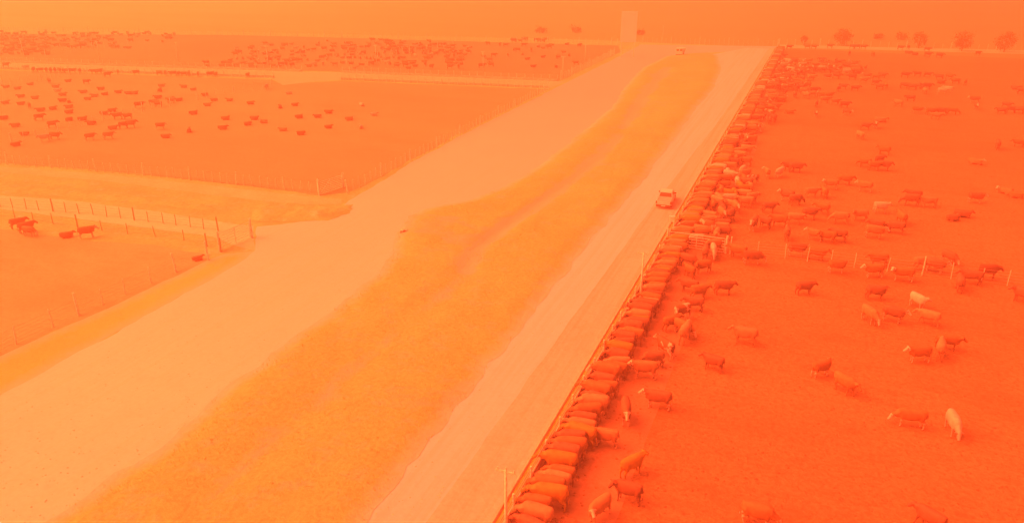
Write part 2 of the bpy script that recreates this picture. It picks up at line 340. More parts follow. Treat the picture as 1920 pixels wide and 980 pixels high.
fence('pale wire fence of the near left pen beside the grass verge', [G(-60, 690), G(30, 645), G(100, 612), G(235, 552), G(330, 510), G(392, 487)], step=2.6, every=4, h=1.1)
fence('far fence above the leftmost far cattle', [G(-60, 57), G(0, 58), G(330, 64), G(640, 70)], step=2.2, every=5, h=1.15, wires=3, fat=1.3)
fence('far fence behind the sparse cattle pen, left of the billboard', [G(642, 70), G(900, 78), G(1158, 84)], step=2.2, every=5, h=1.15, wires=3, fat=1.3)
fence('far fence across the end of the two gravel roads', [G(1205, 81), G(1330, 84), G(1458, 87)], step=1.6, every=6, h=1.25, wires=3)
fence('far fence behind the round trees along the pale track', [G(1460, 84), G(1600, 87), G(1750, 91), G(1990, 98)], step=2.6, every=5, h=1.2, wires=3, fat=1.2)
fence('short fence rising beside the left road towards the billboard', [G(1052, 150), G(1110, 124), G(1152, 103)], step=1.3, every=6, h=1.15, fat=1.2)
fence('broken line of posts slanting across the middle left pen between lying cattle', [G(22, 268), G(110, 248), G(250, 213), G(320, 199)], step=2.4, every=4, h=.95, wires=4)
fence('faint posts slanting from the lying cattle up to the cross road bend', [G(370, 187), G(420, 177), G(510, 163)], step=2.4, every=4, h=.95, wires=4)
fence('short row of tall posts near the left edge below the cross road', [G(5, 162), G(70, 154), G(112, 143), G(165, 140)], step=2.0, every=5, h=1.15, wires=4)
fence('posts slanting through the crowded far left pen', [G(650, 121), G(720, 108), G(790, 96), G(850, 85)], step=3.0, every=5, h=1.1, wires=3)
fence('posts slanting through the leftmost far pen', [G(85, 104), G(150, 94), G(240, 86)], step=3.5, every=5, h=1.1, wires=3)
RF = [G(1368, 476), G(1472, 485), G(1600, 502), G(1728, 517), G(1839, 530), G(1990, 548)]
fence('wire fence of tall pale posts dividing the right pen among the cattle', RF, step=2.5, every=7, h=1.1, wires=5, fat=.65)

def gate(label, a, b, h=1.5, rails=6, mat='rail', group=None, bases=(0,)):
    a, b = Vector((a[0], a[1], 0)), Vector((b[0], b[1], 0)); d = b - a; L = d.length
    root = empty('pen_gate', a, math.atan2(d.y, d.x)); tag(root, label, 'gate')
    bm = bmesh.new()
    for x in (.06, L - .06): tube(bm, (x, 0, .12), (x, 0, h), .035)
    tube(bm, (.06, 0, h), (L - .06, 0, h), .035); tube(bm, (.06, 0, .14), (L - .06, 0, .14), .035)
    fin(bm, 'gate_frame', M[mat], root)
    for k in range(1, rails):
        bm = bmesh.new(); z = .14 + (h - .14) * k / rails; tube(bm, (.06, 0, z), (L - .06, 0, z), .035); fin(bm, 'rail', M[mat], root)
    bm = bmesh.new(); tube(bm, (L * .5, 0, .14), (L * .5, 0, h), .04); tube(bm, (.08, .03, .16), (L * .5, .03, h), .03); fin(bm, 'brace', M[mat], root)
    for x in (-.12, L + .12):
        bm = bmesh.new(); tube(bm, (x, 0, -.1), (x + .02, 0, h + .35), .13, .11, 8); fin(bm, 'gate_post', M['wood'], root)
    return root
gate('pale railed gate at the corner of the middle left pen beside the left road', G(600, 366), G(643, 352), 1.75, 7)
gate('lower railed gate across the pale lane mouth, left of the road', G(414, 470), G(471, 446), 1.9, 6, 'wood')
gate('wide pale railed gate beside the bunk at the side fence, cattle on both sides', (BX + .15, G(1290, 466).y), G(1358, 475), 1.65, 5)

# ------------------------------------------------------------------ feed bunk with neck cable fence
def bunk(label, flabel, p0, p1, side=1, step=2.6, hpost=1.5, wid=.75):
    """trough from p0 to p1; cattle stand on +side (left-hand normal * -side)"""
    p0, p1 = Vector((p0[0], p0[1], 0)), Vector((p1[0], p1[1], 0)); d = p1 - p0; L = d.length; rz = math.atan2(d.y, d.x)
    root = empty('feed_bunk', p0, rz); tag(root, label, 'feed trough', 'concrete feed bunks')
    bm = bmesh.new(); n = max(2, int(L / 6)); s = side
    prof = [(0, 0), (0, .42), (s * .09, .42), (s * .16, .16), (s * (wid - .16), .16), (s * (wid - .1), .55), (s * wid, .55), (s * wid, 0)]
    prev = None
    for k in range(n + 1):
        jz = random.uniform(-.012, .012); ring = [bm.verts.new((L * k / n, y - s * wid, z + (jz if z else 0))) for y, z in prof]
        if prev:
            for i in range(len(ring) - 1): bm.faces.new((prev[i], prev[i + 1], ring[i + 1], ring[i]))
        prev = ring
    fin(bm, 'trough', M['conc'], root)
    bm = bmesh.new(); n = max(2, int(L / .6)); n = min(n, 420); prev = None
    for k in range(n + 1):
        ring = []
        for i, y in enumerate((.12, .25, .38, .52, .64)):
            z = .24 + .1 * math.sin(i / 4 * math.pi) + .07 * noise.noise(Vector((k * .7, i * .8, p0.x)))
            ring.append(bm.verts.new((L * k / n, s * (y * wid / .75 - wid), z)))
        if prev:
            for i in range(4): bm.faces.new((prev[i], prev[i + 1], ring[i + 1], ring[i]))
        prev = ring
    fin(bm, 'feed', M['feed'], root, True)
    f = empty('cable_fence', p0, rz); tag(f, flabel, 'fence', 'cable fences along the feed bunks')
    n = min(99, int(L / step))
    for k in range(n + 1):
        o = link('post', PM[('mid', 'wood')], None, f); o.location = (L * k / n, s * .1, 0); o.scale = (1, 1, hpost / 1.6 * random.uniform(.96, 1.05)); o.rotation_euler = (random.gauss(0, .02), random.gauss(0, .02), random.uniform(0, 6))
    bm = bmesh.new()
    for z in (.85, 1.15, 1.4): path_tube(bm, [(L * k / n, s * .1, z * hpost / 1.5 + (0 if k % 2 else .01)) for k in range(n + 1)], .022, 4)
    fin(bm, 'cable', M['wire'], f)
    return root
GY = G(1290, 466).y
bunk('long concrete feed bunk full of silage beside the right gravel road', 'long cable fence between the bunk and the line of feeding cattle', (BX - .1, FARY - 4), (BX - .1, 12), side=1, step=2.7)
bunk('bunk on the far side of the cross road, left stretch', 'posts and cables on the far side of the cross road, left stretch', G(-60, 115), G(566, 134), side=1, step=2.2)
bunk('bunk on the near side of the cross road with cattle standing along it', 'posts and cables on the near side of the cross road, left stretch', G(512, 146), G(-60, 128), side=1, step=2.2)
bunk('bunk on the far side of the cross road, right stretch up to the left road', 'posts and cables on the far side of the cross road, right stretch', G(642, 136), G(1045, 152), side=1, step=2.0)
bunk('empty bunk on the near side of the cross road, right stretch', 'posts and cables on the near side of the cross road, right stretch', G(1028, 166), G(640, 150), side=1, step=2.0)

# ------------------------------------------------------------------ poles, sign, small things
def pole(label, x, y, h=5.0, loc=None):
    p = loc or G(x, y); root = empty('utility_pole', p); tag(root, label, 'pole', 'slim poles round the pens')
    bm = bmesh.new(); tube(bm, (0, 0, -.2), (0, 0, h), .11, .07, 8); fin(bm, 'shaft', M['wood'], root, True)
    bm = bmesh.new(); box(bm, -.55, .55, -.04, .04, h - .16, h - .06, .01); fin(bm, 'crossarm', M['wood'], root)
    for sx_ in (-.45, 0, .45):
        bm = bmesh.new(); z0 = h - .06 if sx_ else h; tube(bm, (sx_, 0, z0), (sx_, 0, z0 + .16), .05, .03, 6); fin(bm, 'insulator', M['rail'], root)
q = G(1200, 570)
pole('pale pole nearest the camera, by the bunk at the bottom edge', 0, 0, 5.2, Vector((q.x, G(948, 1030).y, 0)))
pole('slim pale pole beside the ruts before the pickup', 1200, 570, 5.0)
for lab, x, y in (('slim pole leftmost in the far left pens', 45, 106), ('slim pole standing in the bare part of the far left pen', 188, 114), ('slim pole between the bare and the crowded far left pens', 335, 115), ('slim pole before the crowded cattle near the cross road bend', 503, 124),
                 ('slim pole in the densest far cattle group', 706, 122), ('slim pole in the middle of the sparse far left pen', 906, 136), ('tall slim pole close to the cross road end by the left road', 1055, 147), ('slim pole by the roadside fence below the billboard', 1097, 120), ('lone slim pole in the open field right of the billboard', 1242, 78)):
    pole(lab, x, y, 5.3)
p = G(1176, 108); bb = empty('billboard', p, YAW - .1); tag(bb, 'tall blank pale board on thin legs beside the far end of the left road', 'billboard')
bm = bmesh.new(); box(bm, -2.35, 2.35, -.09, .09, 4.4, 13.2, .03); fin(bm, 'panel', M['sign'], bb)
for x in (-1.9, 1.9):
    bm = bmesh.new(); tube(bm, (x, .19, -.2), (x, .19, 12.6), .1, .09, 8); fin(bm, 'leg', M['rail'], bb)
    bm = bmesh.new(); tube(bm, (x, 2.6, -.1), (x, .2, 8.0), .07); fin(bm, 'brace', M['rail'], bb)
bm = bmesh.new(); tube(bm, (-1.9, .19, 2.2), (1.9, .19, 2.2), .06); tube(bm, (-1.9, .19, .3), (1.9, .19, 4.2), .05); fin(bm, 'strut', M['rail'], bb)
# pale cabinet by the bunk
p = G(1259, 421); cb = empty('meter_box', p, .1); tag(cb, 'small pale box on a stand between the right road and the bunk', 'box')
bm = bmesh.new(); box(bm, -.32, .32, -.2, .2, .35, 1.0, .03); fin(bm, 'body', M['rail'], cb)
bm = bmesh.new(); box(bm, -.37, .37, -.25, .25, 1.0, 1.06, .01, (0, 0, .04, 0)); fin(bm, 'lid', M['white'], cb)
for x in (-.24, .24):
    bm = bmesh.new(); tube(bm, (x, 0, -.05), (x, 0, .36), .04); fin(bm, 'leg', M['wood'], cb)
# culvert mouth
p = G(757, 436); cv = empty('culvert', p, YAW + .5); cv.scale = (.6, .6, .6); tag(cv, 'dark culvert mouth at the grassy corner of the left road', 'culvert')
bm = bmesh.new(); n = 14
for k in range(n):
    a0, a1 = 2 * math.pi * k / n, 2 * math.pi * (k + 1) / n
    pts = [[(math.cos(a) * r, y, .28 + math.sin(a) * r) for a in (a0, a1)] for r, y in ((.36, -.3), (.36, .9), (.28, .9), (.28, -.3))]
    for i in range(4):
        A, B = pts[i], pts[(i + 1) % 4]; bm.faces.new([bm.verts.new(v) for v in (A[0], A[1], B[1], B[0])])
fin(bm, 'pipe', M['conc'], cv, True)
bm = bmesh.new(); box(bm, -.85, -.38, -.2, .05, -.1, .55, .03); box(bm, .38, .85, -.2, .05, -.1, .5, .03); fin(bm, 'headwall', M['conc'], cv)
bm = bmesh.new(); bmesh.ops.create_circle(bm, cap_ends=True, segments=14, radius=.28, matrix=Matrix.Translation((0, .5, .28)) @ Matrix.Rotation(R(90), 4, 'X')); fin(bm, 'pipe_shade_disc', M['dark'], cv)  # dark disc standing in for the shade inside the pipe

# ------------------------------------------------------------------ vehicles
def wheel(parent, x, y, r=.38, wdt=.25):
    w_ = bpy.data.objects.new('wheel', None); COL.objects.link(w_); w_.parent = parent; w_.location = (x, y, r)
    bm = bmesh.new(); n = 20; s = 1 if x > 0 else -1; pr = ((r * .62, -.5), (r * .95, -.5), (r, -.35), (r, .35), (r * .95, .5), (r * .62, .5))
    for k in range(n):
        a0, a1 = 2 * math.pi * k / n, 2 * math.pi * (k + 1) / n
        for i in range(len(pr)):
            (ra, xa), (rb, xb) = pr[i], pr[(i + 1) % len(pr)]
            bm.faces.new([bm.verts.new(v) for v in ((xa * wdt, math.cos(a0) * ra, math.sin(a0) * ra), (xa * wdt, math.cos(a1) * ra, math.sin(a1) * ra), (xb * wdt, math.cos(a1) * rb, math.sin(a1) * rb), (xb * wdt, math.cos(a0) * rb, math.sin(a0) * rb))])
    bmesh.ops.remove_doubles(bm, verts=bm.verts, dist=.001); fin(bm, 'tyre', M['rubber'], w_, True)
    bm = bmesh.new(); tube(bm, (-wdt * .2, 0, 0), (s * wdt * .4, 0, 0), r * .63, r * .55, 16); fin(bm, 'rim', M['chrome'], w_)
def poly_extrude(bm, prof, x0, x1, inset=None):
    """side profile (y,z) extruded over x, with the roof drawn in by inset(z)"""
    ins = inset or (lambda z: 0)
    A = [bm.verts.new((x0 + ins(z), y, z)) for y, z in prof]; B = [bm.verts.new((x1 - ins(z), y, z)) for y, z in prof]; n = len(prof)
    for i in range(n): bm.faces.new((A[i], A[(i + 1) % n], B[(i + 1) % n], B[i]))
    bm.faces.new(A); bm.faces.new(list(reversed(B)))
p = G(1246, 386); pk = empty('pickup_truck', p, R(3)); tag(pk, 'white double cab pickup driving away on the right gravel road beside the bunk', 'pickup truck')
# +y is forward; tailgate at y=-2.6; truck origin under the rear axle
W = .93; yo = 1.0
def Y(v): return v + yo
bm = bmesh.new()
lower = [(Y(-2.3), .55), (Y(-2.3), 1.02), (Y(-.75), 1.04), (Y(1.35), 1.06), (Y(2.35), .98), (Y(2.6), .82), (Y(2.62), .45), (Y(2.3), .42), (Y(2.15), .78), (Y(1.35), .78), (Y(1.2), .42), (Y(-.85), .42), (Y(-1.0), .78), (Y(-1.8), .78), (Y(-1.95), .46)]
poly_extrude(bm, lower, -W, W, lambda z: .03 if z > .95 else 0); bmesh.ops.triangulate(bm, faces=[f for f in bm.faces if len(f.verts) > 4])
fin(bm, 'body', M['white'], pk)
bm = bmesh.new(); poly_extrude(bm, [(Y(-.8), 1.02), (Y(-.62), 1.70), (Y(-.45), 1.77), (Y(.55), 1.78), (Y(.75), 1.72), (Y(1.42), 1.08)], -W + .03, W - .03, lambda z: max(0, (z - 1.05) * .24)); fin(bm, 'cab', M['white'], pk)
bm = bmesh.new(); bmesh.ops.bevel
v = [bm.verts.new(q) for q in ((-.74, Y(-.79) - .02, 1.16), (.74, Y(-.79) - .02, 1.16), (.66, Y(-.67) - .02, 1.62), (-.66, Y(-.67) - .02, 1.62))]; bm.faces.new(v)
v2 = bmesh.ops.extrude_face_region(bm, geom=bm.faces[:]); bmesh.ops.translate(bm, verts=[x for x in v2['geom'] if isinstance(x, bmesh.types.BMVert)], vec=(0, .03, 0)); fin(bm, 'rear_window', M['glass'], pk)
for s in (-1, 1):
    for (ya, yb, yc, yd) in ((-.6, .25, .2, -.5), (.33, 1.2, .68, .3)):
        bm = bmesh.new(); xa, xb = s * (W - .03 - .03 + .012), s * (W - .03 - .15 + .012)
        a = [(xa, Y(ya), 1.14), (xa, Y(yb), 1.14), (xb, Y(yc), 1.62), (xb, Y(yd), 1.62)]
        b2 = [(x - s * .04, y_, z) for x, y_, z in a]; va = [bm.verts.new(q) for q in a]; vb = [bm.verts.new(q) for q in b2]
        bm.faces.new(va); bm.faces.new(list(reversed(vb)))
        for i in range(4): bm.faces.new((va[i], va[(i + 1) % 4], vb[(i + 1) % 4], vb[i]))
        fin(bm, 'side_window', M['glass'], pk)
    bm = bmesh.new(); box(bm, s * .99 - .11, s * .99 + .11, Y(1.0), Y(1.1), 1.1, 1.28, .02); fin(bm, 'wing_mirror', M['dark'], pk)
    bm = bmesh.new(); box(bm, min(s * .80, s * .95), max(s * .80, s * .95), Y(-2.34), Y(-2.2), .66, 1.0, .015); fin(bm, 'tail_light', M['red'], pk)
    bm = bmesh.new(); box(bm, min(s * .6, s * .9), max(s * .6, s * .9), Y(2.5), Y(2.64), .68, .82, .02); fin(bm, 'headlight', M['plate'], pk)
    for yw in (-1.4, 1.75): wheel(pk, s * .82, Y(yw))
bm = bmesh.new(); a = [(-.74, Y(1.38), 1.14), (.74, Y(1.38), 1.14), (.64, Y(.83), 1.66), (-.64, Y(.83), 1.66)]
va = [bm.verts.new((x, y_ + .035, z + .03)) for x, y_, z in a]; vb = [bm.verts.new(q) for q in a]; bm.faces.new(va); bm.faces.new(list(reversed(vb)))
for i in range(4): bm.faces.new((va[i], va[(i + 1) % 4], vb[(i + 1) % 4], vb[i]))
fin(bm, 'windscreen', M['glass'], pk)
bm = bmesh.new(); box(bm, -.78, .78, Y(-2.37), Y(-2.3), .56, 1.05, .02); fin(bm, 'tailgate', M['white'], pk)
bm = bmesh.new(); box(bm, -.80, .80, Y(-2.22), Y(-.86), 1.043, 1.06, .004); fin(bm, 'bed_liner', M['chrome'], pk)
bm = bmesh.new()
box(bm, -.84, -.78, Y(-2.24), Y(-.84), 1.04, 1.12, .01); box(bm, .78, .84, Y(-2.24), Y(-.84), 1.04, 1.12, .01); fin(bm, 'bed_rail', M['white'], pk)
bm = bmesh.new(); box(bm, -.9, .9, Y(-2.48), Y(-2.3), .36, .56, .04); fin(bm, 'bumper', M['dark'], pk)
bm = bmesh.new(); box(bm, -.26, .26, Y(-2.50), Y(-2.482), .40, .53, .004); fin(bm, 'number_plate', M['plate'], pk)

p = G(1273, 106); tk = empty('feed_truck', p, R(2)); tk.scale = (.82, .82, .82); tag(tk, 'far white truck with two dark windscreen panes at the head of the median', 'truck')
bm = bmesh.new(); box(bm, -1.2, 1.2, -.2, 1.5, .6, 2.9, .12, (.08, -.08, .12, 0)); fin(bm, 'cab', M['white'], tk)
bm = bmesh.new(); box(bm, -1.45, 1.45, 1.7, 5.6, 1.0, 2.7, .06, (-.15, .15, 0, 0)); fin(bm, 'mixer_box', M['white'], tk)
for x in (-.62, .62):
    bm = bmesh.new(); box(bm, x - .42, x + .42, -.17, -.06, 1.9, 2.6, .03, (0, 0, .03, .03)); fin(bm, 'windscreen', M['glass'], tk)
bm = bmesh.new(); box(bm, -1.2, 1.2, -.34, -.2, .35, .75, .03); fin(bm, 'bumper', M['dark'], tk)
bm = bmesh.new(); box(bm, -.5, .5, .2, 5.4, .55, .85); fin(bm, 'chassis', M['dark'], tk)
for yy in (.5, 3.6, 4.8):
    for s in (-1, 1): wheel(tk, s * 1.0, yy, .5, .32)

# ------------------------------------------------------------------ trees and scrub
def tree(label, p, h, rad, n, leaf=.2, mat='leaf', name='round_tree', cat='tree', group='round trees along the far track', seed=0, trunk=.9):
    rnd = random.Random(seed); root = empty(name, p); tag(root, label, cat, group)
    bm = bmesh.new(); tube(bm, (0, 0, -.1), (.05, .02, h * .45), .14 * h / 6, .08 * h / 6, 7); tube(bm, (.05, .02, h * .45), (0, 0, h * .9), .08 * h / 6, .02, 6)
    tips = []
    for k in range(16):
        a = rnd.uniform(0, 6.28); z0 = rnd.uniform(.15, .6) * h; L = rad * rnd.uniform(.6, 1.0)
        e = Vector((math.cos(a) * L, math.sin(a) * L, z0 + L * rnd.uniform(.2, .8))); tube(bm, (.03, .01, z0), e, .045 * h / 6, .015, 5, False); tips.append(e)
    fin(bm, 'trunk', M['bark'], root)
    bm = bmesh.new(); c = Vector((0, 0, h * .55)); cl = []
    for k in range(46):
        d = Vector((rnd.gauss(0, 1), rnd.gauss(0, 1), rnd.gauss(0, 1))).normalized() * rnd.uniform(.35, 1.0) ** .5
        cl.append((Vector((d.x * rad, d.y * rad, d.z * h * .43)) + c, rnd.uniform(.22, .5) * rad / 2))
    cl += [(e, .4 * rad / 2) for e in tips]
    for k in range(n):
        q, rr = rnd.choice(cl); q = q + Vector((rnd.gauss(0, rr), rnd.gauss(0, rr), rnd.gauss(0, rr)))
        if q.z < .15: continue
        s = leaf * rnd.uniform(.6, 1.3); u = Vector((rnd.gauss(0, 1), rnd.gauss(0, 1), rnd.gauss(0, 1))).normalized(); v_ = u.orthogonal().normalized(); w_ = u.cross(v_)
        bm.faces.new([bm.verts.new(x) for x in (q + v_ * s, q + w_ * s * .6, q - v_ * s, q - w_ * s * .6)])
    fin(bm, 'crown', M[mat], root)
for i, (x, y, h, rd, lab) in enumerate(((1578, 86, 5.6, 2.5, 'roundest dark green tree, leftmost of the four on the far track'), (1722, 91, 5.4, 1.9, 'thin pointed tree, second of the four along the far track'), (1803, 96, 5.9, 2.5, 'full bushy tree, third of the four along the far track'), (1882, 98, 5.7, 2.5, 'dense round tree, rightmost of the four along the far track'))):
    tree(lab, G(x, y), h, rd, 1500 if i != 1 else 900, seed=i + 1)
for i, (x, y, h, rd, lab) in enumerate(((1507, 82, 2.4, 1.0, 'low bush at the left end of the far track'), (1647, 74, 1.9, 1.5, 'low bush in the field behind the first two trees'), (1690, 75, 1.8, 2.0, 'wide low bush just left of the thin pointed tree'), (1015, 62, 1.7, 2.2, 'wide dark bush in the field above the sparse far pen'), (1080, 61, 1.7, 2.0, 'dark bush in the field left of the billboard'), (1200, 66, 1.6, 1.5, 'dark bush in the field just right of the billboard'))):
    tree(lab, G(x, y), h, rd, 380, .28, 'leaf_d', 'bush', 'bush', 'low bushes in the far field', 20 + i)

# ------------------------------------------------------------------ cattle
def ell(bm, c, s, rot=None, sub=2):
    mtx = Matrix.Translation(c) @ (rot.to_matrix().to_4x4() if rot else Matrix.Identity(4)) @ Matrix.Diagonal((*s, 1))
    bmesh.ops.create_icosphere(bm, subdivisions=sub, radius=1, matrix=mtx)
def limb(bm, pts):
    """pts: (x,y,z,r): overlapping balls so the limb tapers smoothly"""
    for a, b in zip(pts[:-1], pts[1:]):
        A, B = Vector(a[:3]), Vector(b[:3]); L = (B - A).length; n = max(2, int(L / (min(a[3], b[3]) * .55)))
        for k in range(n + 1):
            u = k / n; r = a[3] * (1 - u) + b[3] * u; ell(bm, A.lerp(B, u), (r, r, r), None, 1)
def cow_mesh(pose, sub=False):
    bm = bmesh.new(); face = None
    lie = pose.startswith('lie')
    dz = -.50 if lie else 0; wd = 1.15 if lie else 1
    # trunk: barrel, chest, shoulder, rump
    secs = [(-.95, 1.10, .12, .09), (-.92, 1.08, .24, .19), (-.84, 1.05, .31, .25), (-.66, 1.02, .35, .29), (-.42, 1.0, .37, .32), (-.14, .965, .40, .365), (.14, .945, .415, .36), (.38, .955, .41, .32), (.56, .97, .385, .28), (.72, .99, .33, .23), (.82, 1.01, .25, .16)]
    rings = []
    for x, z, hd, hw in secs:
        rg = []
        for k in range(20):
            a_ = 2 * math.pi * k / 20; ca, sa = math.cos(a_), math.sin(a_); e_ = .72
            zz = math.copysign(abs(sa) ** e_, sa) * hd; yy_ = math.copysign(abs(ca) ** e_, ca) * hw * (1 - .12 * max(0, sa)) * (wd + (.12 if lie and sa < 0 else 0))
            rg.append(bm.verts.new((x, yy_, z + dz + (zz * (.9 if lie and sa < 0 else 1)))))
        if rings:
            for k in range(20): bm.faces.new((rings[-1][k], rings[-1][(k + 1) % 20], rg[(k + 1) % 20], rg[k]))
        rings.append(rg)
    bm.faces.new(rings[0]); bm.faces.new(list(reversed(rings[-1]))); bmesh.ops.recalc_face_normals(bm, faces=bm.faces)
    ell(bm, (.44, 0, 1.27 + dz), (.26, .13, .12), None, 2); ell(bm, (.74, 0, .80 + dz), (.15, .12, .2), None, 2)
    for s in (1, -1): ell(bm, (-.62, s * .2, 1.13 + dz), (.16, .1, .13), None, 2); ell(bm, (.45, s * .2, .95 + dz), (.2, .1, .28), None, 2)
    legs = []
    if not lie:
        st = {'walk': (.2, -.16, .18, -.14)}.get(pose, (.03, -.05, .05, -.06))
        for s, fx_, hx in ((1, st[0], st[3]), (-1, st[1], st[2])):
            y = s * .17
            limb(bm, [(.52, s * .16, .86, .17), (.54 + fx_ * .4, y, .62, .115), (.54 + fx_ * .7, y, .42, .075), (.54 + fx_, y, .12, .056), (.57 + fx_, y, .05, .07)])
            limb(bm, [(-.68, s * .15, .98, .22), (-.60 + hx * .3, s * .18, .72, .165), (-.80 + hx * .7, y, .47, .085), (-.77 + hx, y, .13, .058), (-.73 + hx, y, .05, .07)])
    else:
        for s in (1, -1):
            limb(bm, [(.48, s * .24, .3, .13), (.78, s * .27, .14, .07), (.52, s * .3, .07, .05), (.38, s * .3, .06, .05)])
            limb(bm, [(-.55, s * .28, .32, .17), (-.25, s * .38, .18, .10), (-.55, s * .42, .09, .06), (-.3, s * .46, .06, .05)])
    # neck and head
    nk = {'stand': ((.68, 0, 1.08), (1.0, 0, 1.25), (1.34, 0, .97)), 'walk': ((.68, 0, 1.04), (1.06, 0, 1.10), (1.36, 0, .82)),
          'turn': ((.62, .02, 1.06), (.92, .22, 1.22), (1.08, .52, 1.04)), 'low': ((.66, 0, .98), (1.12, 0, .74), (1.30, 0, .36)),
          'feed': ((.66, 0, 1.02), (1.16, 0, 1.0), (1.5, 0, .74)), 'feed2': ((.66, .02, 1.0), (1.16, .08, .9), (1.42, .12, .58)),
          'lie': ((.62, 0, .60), (.92, 0, .84), (1.24, 0, .66)), 'lieturn': ((.60, .04, .58), (.82, .28, .80), (.86, .58, .60))}[pose]
    A, B, C = [Vector(v) for v in nk]
    limb(bm, [(*A, .30), (*(A * .5 + B * .5 - Vector((0, 0, .04))), .24), (*B, .165)])
    for k in range(7):
        u = k / 6; r = .155 * (1 - u) + .098 * u + (.012 if k == 6 else 0); ell(bm, B.lerp(C, u), (r, r * .92, r), None, 2)
    d = (C - B).normalized(); side = Vector((0, 0, 1)).cross(d).normalized()
    for s in (1, -1):
        e = B + side * s * .22 + d * .02 + Vector((0, 0, .03)); q = (side * s + Vector((0, 0, -.15))).to_track_quat('X', 'Z'); ell(bm, e, (.115, .035, .055), q, 2)
    # tail
    if not lie: limb(bm, [(-.88, 0, 1.2, .05), (-.99, 0, 1.02, .034), (-1.0, .02, .62, .032), (-.99, .02, .40, .055)])
    else: limb(bm, [(-.82, 0, .62, .045), (-.95, .05, .35, .032), (-.9, .15, .08, .035), (-.75, .25, .06, .045)])
    me0 = bpy.data.meshes.new('tmp'); bm.to_mesh(me0); bm.free(); ob = bpy.data.objects.new('tmp', me0); COL.objects.link(ob)
    md = ob.modifiers.new('r', 'REMESH'); md.mode = 'VOXEL'; md.voxel_size = .036; md.adaptivity = 0
    ms = ob.modifiers.new('s', 'SMOOTH'); ms.iterations = 3; ms.factor = .5
    dg = bpy.context.evaluated_depsgraph_get(); me = bpy.data.meshes.new_from_object(ob.evaluated_get(dg)); me.name = 'cow_' + pose
    bpy.data.objects.remove(ob); bpy.data.meshes.remove(me0)
    for p_ in me.polygons: p_.use_smooth = True
    at = me.color_attributes.new('mark', 'FLOAT_COLOR', 'POINT'); at2 = me.color_attributes.new('dark', 'FLOAT_COLOR', 'POINT')
    L = (C - B).length
    for i, vv in enumerate(me.vertices):
        c = vv.co; u = (c - B).dot(d); f = 1 if (u > -.03 and (c - B - d * max(0, min(L, u))).length < .24 and (c.x - A.x > .1 or abs(c.y) > .2)) else 0
        lg = max(0, min(1, (.42 - c.z) / .1)) if not lie else (1 if c.z < .1 and abs(c.y) > .2 else 0)
        be = max(0, min(1, (.62 + dz - c.z) / .07)) if c.z > .4 + dz and c.z > .42 and abs(c.y) < .3 else 0
        at.data[i].color = (f, lg, be, 1)
        eye = any((c - (B + d * .13 + side * s * .11 + Vector((0, 0, .05)))).length < .05 for s in (1, -1)); muz = (c - C - d * .07).length < .07
        at2.data[i].color = (1 if eye or muz else 0, 1 if (not lie and c.z < .07) else 0, 0, 1)
    return me
POSES = {p_: cow_mesh(p_) for p_ in ('stand', 'walk', 'turn', 'low', 'feed', 'feed2', 'lie', 'lieturn')}
CREAM = (.56, .51, .42)
def coat(name, c, face=0, leg=0, belly=0, patch=0, dark=(.06, .045, .03)):
    m, t, b = new_mat(name, .75, .2); tc = N(t, 'ShaderNodeTexCoord').outputs['Object']
    oi = N(t, 'ShaderNodeObjectInfo').outputs['Random']
    n = ramp(t, nz(t, tc, 2.5, (1, 1, 1), 4, .6), .3, .7)
    col = mix(t, n, tuple(x * .82 for x in c), tuple(x * 1.18 for x in c))
    col = mix(t, mul(t, oi, .45), col, tuple(x * .62 for x in c))
    mk = N(t, 'ShaderNodeAttribute', attribute_name='mark'); sp = N(t, 'ShaderNodeSeparateColor'); t.links.new(mk.outputs['Color'], sp.inputs[0])
    for i, a in enumerate((face, leg, belly)):
        if a: col = mix(t, mul(t, sp.outputs[i], a), col, CREAM)
    if patch:
        mp = N(t, 'ShaderNodeVectorMath', operation='ADD'); cv_ = N(t, 'ShaderNodeCombineXYZ'); t.links.new(mul(t, oi, 40), cv_.inputs[0]); t.links.new(tc, mp.inputs[0]); t.links.new(cv_.outputs[0], mp.inputs[1])
        col = mix(t, mul(t, ramp(t, nz(t, mp.outputs[0], 1.6, (1, 1, 1), 2, .5), .55, .58), patch), col, CREAM)
    mk = N(t, 'ShaderNodeAttribute', attribute_name='dark'); sp = N(t, 'ShaderNodeSeparateColor'); t.links.new(mk.outputs['Color'], sp.inputs[0])
    col = mix(t, mul(t, sp.outputs[0], .7), col, dark); col = mix(t, mul(t, sp.outputs[1], .6), col, dark)
    t.links.new(col, b.inputs['Base Color']); bump(t, b, nz(t, tc, 22, (1, 1, 1), 4, .6), .3, .02); return m
C_ = {'dk': ('dark brown', coat('coat_dark_brown', (.20, .15, .10))), 'bk': ('blackish', coat('coat_blackish', (.165, .115, .08))),
      'rd': ('red brown', coat('coat_red_brown', (.26, .19, .09))), 'gn': ('ginger', coat('coat_ginger', (.32, .25, .07))), 'tn': ('tan', coat('coat_tan', (.33, .27, .16))),
      'wh': ('cream white', coat('coat_cream', (.52, .48, .40))),
      'dw': ('white-faced dark brown', coat('coat_dark_white_face', (.20, .15, .095), 1, .8, .8)), 'rw': ('white-faced red brown', coat('coat_red_white_face', (.26, .19, .09), 1, .85, .9)),
      'tw': ('white-faced tan', coat('coat_tan_white_face', (.31, .24, .13), 1, .5, .6)), 'pt': ('brown and white patched', coat('coat_patched', (.19, .14, .08), .9, .8, .7, .9))}
CR = []   # px x, px y of the feet, heading on the picture (0 right, 90 away, 180 left, 270 to the camera), pose, coat, zone
def add(zone, s):
    for ln in s.strip().replace('\n', ';').split(';'):
        q = ln.split()
        if len(q) >= 5: CR.append((float(q[0]), float(q[1]), float(q[2]), q[3], q[4], zone))
